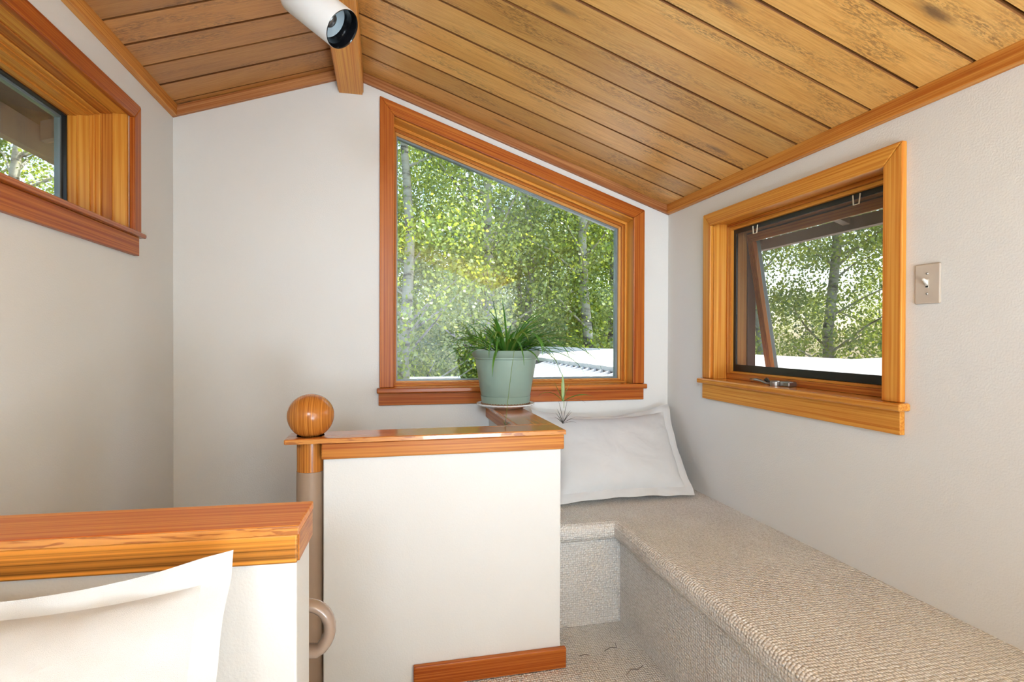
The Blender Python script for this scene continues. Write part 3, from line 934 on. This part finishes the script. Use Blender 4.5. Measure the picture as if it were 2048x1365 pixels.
plant = empty('potted_spider_plant', (PX, PY, H - .317), label='spider plant in a sage green plastic pot before the back window', cat='potted plant')
bz = H - .317
lathe('pot', [(0, bz), (.104, bz), (.112, bz + .006), (.1175, bz + .040), (.1190, bz + .042), (.1470, bz + .212), (.1500, bz + .214), (.1520, bz + .2165), (.1520, bz + .221), (.1565, bz + .2235),
              (.1700, bz + .2505), (.1715, bz + .2545), (.1690, bz + .2560), (.1655, bz + .2540), (.1480, bz + .215), (.140, bz + .205), (0, bz + .205)], pot_pl, (PX, PY, 0), plant, 72)
lathe('drip_tray', [(.1130, bz + .002), (.1150, bz + .003), (.1205, bz + .036), (.1210, bz + .038), (.1195, bz + .0385), (.1135, bz + .006)], pot_pl, (PX, PY, 0), plant, 64)
lathe('soil', [(.1500, bz + .222), (.10, bz + .232), (0, bz + .236)], soil_m, (PX, PY, 0), plant, 40)
def blade(name, base, az, elev, length, droop, width, mat, parent, seg=9, fold=.35, twist=0):
    """arching strap leaf with a folded midrib"""
    bm = bmesh.new()
    p = Vector(base); e = elev
    hd = Vector((math.cos(az), math.sin(az), 0))
    sd0 = Vector((-math.sin(az), math.cos(az), 0))
    rows = []
    for k in range(seg + 1):
        t = k / seg
        w = width * (0.55 + .75 * t) if t < .35 else width * (.8125 + .19 * math.sin((t - .35) * 3)) * max(0, (1 - ((t - .35) / .65) ** 1.8))
        w = max(w, .0004)
        d = (hd * math.cos(e) + Vector((0, 0, 1)) * math.sin(e)).normalized()
        upn = sd0.cross(d) * -1
        tw = twist * t
        sd = sd0 * math.cos(tw) + upn * math.sin(tw)
        un_ = upn * math.cos(tw) - sd0 * math.sin(tw)
        rows.append((bm.verts.new(p - sd * w + un_ * w * fold), bm.verts.new(p), bm.verts.new(p + sd * w + un_ * w * fold)))
        p = p + d * (length / seg)
        e -= droop * (0.35 + 1.3 * t) / seg
    for a, b in zip(rows, rows[1:]):
        bm.faces.new((a[0], a[1], b[1], b[0])); bm.faces.new((a[1], a[2], b[2], b[1]))
    return finish(name, bm, mat, parent, smooth=True)
rg = random.Random(21)
ctop = Vector((PX, PY, bz + .232))
def keep(az, length, elev):                           # stay clear of the window glass
    return math.sin(az) * length * .8 < .17
cnt = 0
while cnt < 82:
    az = rg.uniform(0, 2 * math.pi)
    if rg.random() < .30: az = rg.uniform(-.9, .35)
    elev = rg.uniform(.35, 1.35)
    ln = rg.uniform(.18, .34) * (1.2 if elev < .8 else .95)
    if not keep(az, ln, elev): continue
    r = rg.uniform(0, .06)
    b0 = ctop + Vector((r * math.cos(az), r * math.sin(az), 0))
    blade('leaf', b0, az, elev, ln, rg.uniform(1.1, 2.5), rg.uniform(.0055, .0100), plant_leaf if rg.random() < .86 else plant_pale, plant, twist=rg.uniform(-.5, .5))
    cnt += 1
# tall central blades and the long ones falling to the right
for dx, az, elev, ln, dr, w in ((-.02, 2.9, 1.42, .310, .10, .0115), (.005, -2.9, 1.50, .280, .12, .010), (.03, -.2, 1.36, .19, .2, .0085), (-.045, 3.0, 1.30, .17, .15, .008),
                                (.06, -.3, .85, .30, .5, .007), (-.06, 3.4, .95, .24, .6, .0065), (-.03, 2.7, 1.15, .22, .35, .007), (.02, -1.0, 1.25, .17, .5, .007)):
    blade('leaf', ctop + Vector((dx, -.01, 0)), az, elev, ln, dr, w, plant_leaf, plant, twist=.25)
for az, elev, ln, dr, w in ((-.25, .55, .50, 1.9, .0095), (-.45, .42, .48, 1.9, .009), (-.08, .48, .44, 1.8, .009), (-.62, .62, .46, 2.3, .009), (-.35, .80, .54, 2.4, .0085), (-.15, .30, .40, 1.5, .008), (-.8, .7, .38, 2.6, .008), (-.5, .25, .38, 1.6, .008), (-.02, .75, .46, 2.2, .0085),
                            (3.45, .62, .36, 1.9, .007), (3.7, .75, .34, 2.1, .007), (3.3, .55, .33, 1.6, .006), (4.35, .9, .31, 3.0, .0095), (5.05, .95, .36, 3.1, .0105), (5.2, 1.0, .30, 3.0, .008), (4.2, .9, .28, 3.0, .008)):
    blade('leaf', ctop + Vector((.05 * math.cos(az), .05 * math.sin(az), 0)), az, elev, ln, dr, w, plant_leaf, plant, seg=12, twist=.2)
# runners with plantlets
B1 = Vector((.742, 2.245, H - .365))
tube('runner', [tuple(ctop + Vector((.04, -.05, .01))), (.70, 2.49, H - .03), (.755, 2.39, H - .10), (.765, 2.30, H - .185), (.748, 2.25, H - .30)], .0011, plant_pale, plant, 5)
pl = empty('plantlet', tuple(B1), plant)
for az, elev, ln, dr, w, mt in ((1.4, 1.5, .115, .1, .009, plant_pale), (-.4, 1.25, .085, .1, .007, plant_pale), (3.0, 1.15, .095, .1, .007, plant_pale), (3.3, .75, .13, 1.9, .006, plant_pale), (-.3, .5, .14, 1.3, .0065, plant_leaf), (-.1, .45, .12, 1.0, .006, plant_pale), (-.5, .3, .10, 1.2, .005, dry_m)):
    blade('leaf', B1 + Vector((0, 0, .095)), az, elev, ln, dr, w, mt, pl, seg=7)
for az, elev, ln, dr, w in ((-.3, 1.40, .115, .1, .006), (2.9, 1.42, .10, .2, .006), (-.2, 1.0, .065, .3, .0055), (3.2, 1.0, .06, .2, .005), (-.4, .6, .06, .4, .0055), (3.5, .7, .055, .3, .005), (-.6, .35, .06, .9, .0045), (3.1, 1.2, .07, .1, .006), (-.7, 1.1, .07, .3, .005)):
    blade('dry_leaf', B1, az, elev, ln, dr, w, dry_m, pl, seg=5)
B2 = Vector((.458, 2.088, H - .338))
tube('runner', [tuple(ctop + Vector((-.01, -.10, .005))), (PX + .0, 2.445, H - .058), (PX - .02, 2.40, H - .12), (.49, 2.20, H - .28), tuple(B2)], .0009, plant_pale, plant, 5)
pl2 = empty('plantlet', tuple(B2), plant)
for az, elev, ln, w, mt in ((2.8, 1.3, .022, .0028, plant_leaf), (1.2, 1.2, .026, .0025, dry_m), (.1, .6, .034, .0022, plant_leaf), (.4, .3, .032, .002, dry_m), (3.4, .9, .02, .0025, plant_leaf)):
    blade('leaf', B2, az, elev, ln, .4, w, mt, pl2, seg=5)

# ------------------------------------------------------------------ threads on the carpet
for lab, pts in (('longer dark thread curling on the carpet near the baseboard', [(.86, 1.86, .006), (.89, 1.885, .008), (.915, 1.88, .007), (.945, 1.90, .006)]),
                 ('dark thread on the carpet toward the bench corner', [(.84, 2.02, .006), (.87, 2.035, .008), (.895, 2.03, .007), (.905, 2.065, .006)]),
                 ('shortest dark thread on the carpet, by the baseboard end', [(.735, 2.01, .006), (.755, 2.012, .008), (.77, 2.008, .006)])):
    o = tube('carpet_thread', pts, .0011, thread_m, None, 6, label=lab, cat='thread', group='threads on the carpet')

# ================================================================== outdoors
GZ = H - 4.3
bm = bmesh.new()
bm_prism(bm, rect(-60, 60, -40, 80), GZ - .3, GZ, flat)
finish('ground', bm, gmat, kind='structure')
# eaves
for side, xe in ((-1, XL - .50), (1, XR + .56)):
    f_ = empty('eave', (xe, 1.5, cz(xe, 0)), kind='structure')
    zt_ = cz(xe, .029) - H
    zb_ = .775 if side < 0 else .500
    box('fascia', xe - .019, xe + .019, Y0 - .3, D + .34, H + zb_, H + zt_ - .012, eave_paint if side < 0 else bronze, f_, bevel=.002)
    wall_x = XL - TW if side < 0 else XR + TW
    for yy in [2.78 - .61 * k for k in range(7)]:
        x0_, x1_ = (xe + .021, wall_x - .002) if side < 0 else (wall_x + .002, xe - .021)
        dp = .085 if side < 0 else .05
        prism('rafter', [(x0_, cz(x0_, .028)), (x1_, cz(x1_, .028)), (x1_, cz(x1_, .028 - dp)), (x0_, cz(x0_, .028 - dp))], yy - .022, yy + .022,
              lambda x, z, d: (x, d, z), eave_paint if side < 0 else bronze, f_, bevel=.002)
# neighbouring low building with white roofs
shed = empty('shed', (2.4, 5, GZ), label='low outbuilding with white roofs seen through the windows', cat='building')
rib_z = lambda x: H - .300 - (1.84 - x) * .30
bm = bmesh.new()
bm_prism(bm, [(.85, rib_z(.85)), (1.84, rib_z(1.84)), (1.84, rib_z(1.84) - .03), (.85, rib_z(.85) - .03)], 3.35, 6.3, lambda x, z, d: (x, d, z))
finish('metal_roof', bm, metal_w, shed)
ribm = None
for k in range(19):
    y_ = 3.43 + k * .155
    if ribm is None:
        bm = bmesh.new()
        bm_prism(bm, [(-.018, 0), (-.009, .022), (.009, .022), (.018, 0)], 0, 1.0, lambda a, z, d: (.85 + d, y_ + a, rib_z(.85 + d) + z + .0005))
        ribm = finish('roof_rib', bm, metal_w, shed)
        base_loc = wloc(ribm).copy()
    else:
        copy_part(ribm, shed, base_loc + Vector((0, .155 * k, 0)))
box('closure_strip', 1.862, 1.88, 3.2, 7.6, H - .40, H - .248, shade_dark, shed)
bm = bmesh.new()
up_ = [(1.86, 2.7, -.244), (3.5, 1.4, -.118), (3.55, 3.06, -.118), (3.02, 3.08, -.138), (3.02, 4.25, -.138), (2.43, 5.6, -.120), (1.9, 7.7, -.118), (1.86, 7.7, -.244)]
va = [bm.verts.new((x, y, H + z)) for x, y, z in up_]
vb = [bm.verts.new((x, y, H + z - .04)) for x, y, z in up_]
bm.faces.new(va); bm.faces.new(vb[::-1])
for i in range(len(va)):
    bm.faces.new((va[i], vb[i], vb[(i + 1) % len(va)], va[(i + 1) % len(va)]))
bmesh.ops.triangulate(bm, faces=[f for f in bm.faces if len(f.verts) > 4])
finish('membrane_roof', bm, grass_w, shed)
prism('shed_wall', [(.95, 3.45), (1.85, 3.45), (1.85, 2.8), (3.4, 1.6), (2.9, 4.1), (2.3, 5.4), (1.85, 6.2), (.95, 6.2)], GZ, H - .75, flat, siding, shed)

# aspens
def tree_meshes(seed, height, crown_r, n_clusters, per):
    rs = np.random.RandomState(seed)
    bm = bmesh.new()
    k = 12
    lean = rs.uniform(-.04, .04, 2)
    tp = [(lean[0] * height * (i / k) ** 1.4 + .05 * math.sin(i * 1.3 + seed), lean[1] * height * (i / k) ** 1.4 + .04 * math.cos(i * 1.7 + seed), height * i / k) for i in range(k + 1)]
    bm_tube(bm, tp, [.125 * (1 - .86 * i / k) for i in range(k + 1)], 9)
    def trunk(z):
        t = min(max(z / height * k, 0), k - 1e-6); i = int(t); a = t - i
        return np.array(tp[i]) * (1 - a) + np.array(tp[i + 1]) * a
    cents = []
    for b in range(n_clusters):
        z = height * rs.uniform(.16, 1.0)
        rel = z / height
        rad = crown_r * (math.sin(math.pi * min(1, (rel - .08) * .98)) ** .6) * rs.uniform(.15, 1.0) ** .6
        az = rs.uniform(0, 2 * math.pi)
        c0 = trunk(z)
        cpt = c0 + np.array([rad * math.cos(az), rad * math.sin(az), .25 * rad])
        cents.append(cpt)
        if b % 4 == 0 and rad > .4:
            st = trunk(max(z - .35 * rad, .5))
            mid = (st + cpt) / 2 + rs.uniform(-.08, .08, 3)
            bm_tube(bm, [tuple(st), tuple(mid), tuple(cpt)], [.022, .014, .006], 5, False)
    bmesh.ops.recalc_face_normals(bm, faces=bm.faces)
    mt = bpy.data.meshes.new('trunk'); bm.to_mesh(mt); bm.free()
    for p in mt.polygons: p.use_smooth = True
    mt.materials.append(bark)
    cents = np.array(cents)
    n = n_clusters * per
    ctr = np.repeat(cents, per, 0) + rs.normal(0, 1, (n, 3)) * np.array([.19, .19, .15])
    a = rs.normal(0, 1, (n, 3)); a /= np.linalg.norm(a, axis=1)[:, None]
    b = rs.normal(0, 1, (n, 3)); b -= (a * b).sum(1)[:, None] * a; b /= np.linalg.norm(b, axis=1)[:, None]
    sz = rs.uniform(.015, .030, n)[:, None]
    V = np.stack([ctr - a * sz, ctr + b * sz * .85, ctr + a * sz * 1.1, ctr - b * sz * .85], 1).reshape(-1, 3)
    ml = bpy.data.meshes.new('foliage')
    ml.vertices.add(4 * n); ml.vertices.foreach_set('co', V.astype(np.float32).ravel())
    ml.loops.add(4 * n); ml.loops.foreach_set('vertex_index', np.arange(4 * n, dtype=np.int32))
    ml.polygons.add(n); ml.polygons.foreach_set('loop_start', np.arange(0, 4 * n, 4, dtype=np.int32))
    ml.update()
    ml.materials.append(aspen_leaf)
    return mt, ml
variants = [tree_meshes(11 + i, h, r, nc, per) for i, (h, r, nc, per) in enumerate(((9.6, 1.5, 190, 170), (10.6, 1.35, 180, 170), (8.8, 1.6, 190, 170), (10.0, 1.3, 130, 160)))]
def aspen(var, x, y, sc, rz, label, group):
    mt, ml = variants[var]
    root = bpy.data.objects.new('aspen_tree', None)
    COL.objects.link(root)
    root.location = (x, y, GZ)
    root.rotation_euler = (0, 0, rz)
    root.scale = (sc, sc, sc)
    tag(root, label, 'tree', group)
    for nm, me in (('trunk', mt), ('foliage', ml)):
        o = bpy.data.objects.new(nm, me)
        COL.objects.link(o)
        o.parent = root
        if nm == 'foliage': o['kind'] = 'stuff'
GB, GR, GL = 'aspens outside the back window', 'aspens outside the right window', 'aspens outside the left window'
front = [(0, .35, 7.6, 1.0, .3, 'aspen at the left edge of the back window view'),
         (1, 1.55, 8.3, 1.0, 2.1, 'aspen rising behind the spider plant outside'),
         (2, 2.55, 9.2, 1.05, 4.0, 'aspen outside the back window right of the spider plant'),
         (3, 3.05, 7.9, 1.0, 1.2, 'pale-trunked aspen standing above the white roof in the back window'),
         (1, 3.85, 8.9, 1.0, 5.0, 'aspen at the right edge of the back window view')]
for a in front: aspen(*a, GB)
rr_ = random.Random(4)
for k in range(9):
    aspen(k % 4, -.6 + k * .75 + rr_.uniform(-.2, .2), 11.2 + rr_.uniform(-.8, 1.2), .84 + .3 * (k % 3 == 0), k * 1.9, 'leafy aspen in the dense thicket behind the front aspens', 'thicket behind the aspens')
for k in range(10):
    aspen((k + 2) % 4, -2 + k * 1.25 + rr_.uniform(-.3, .3), 16.5 + rr_.uniform(-1, 1.5), .80, k * 1.3, 'leafy aspen in the dense thicket behind the front aspens', 'thicket behind the aspens')
right = [(3, 6.1, 8.0, 1.0, .7, 'aspen left of centre in the awning window view'),
         (3, 7.3, 7.9, 1.05, 3.0, 'dark-trunked aspen in the middle of the awning window view'),
         (1, 8.2, 7.6, 1.0, 4.4, 'dense aspen at the right edge of the awning window view'),
         (2, 5.4, 9.4, .95, 2.2, 'bright aspen behind the open sash of the awning window')]
for a in right: aspen(*a, GR)
for k in range(7):
    aspen(k % 4, 8.5 + k * 1.5, 15.5 - k * 1.1, .60, k * 2.3, 'low distant aspen beyond the awning window', 'distant trees right')
left = [(2, -4.2, 7.4, 1.0, 1.0, 'sunlit aspen under the eave in the left window'),
        (0, -3.6, 9.0, 1.0, 2.6, 'shaded aspen at the right of the left window view'),
        (1, -5.4, 9.6, 1.0, .2, 'aspen farther back behind the left window')]
for a in left: aspen(*a, GL)
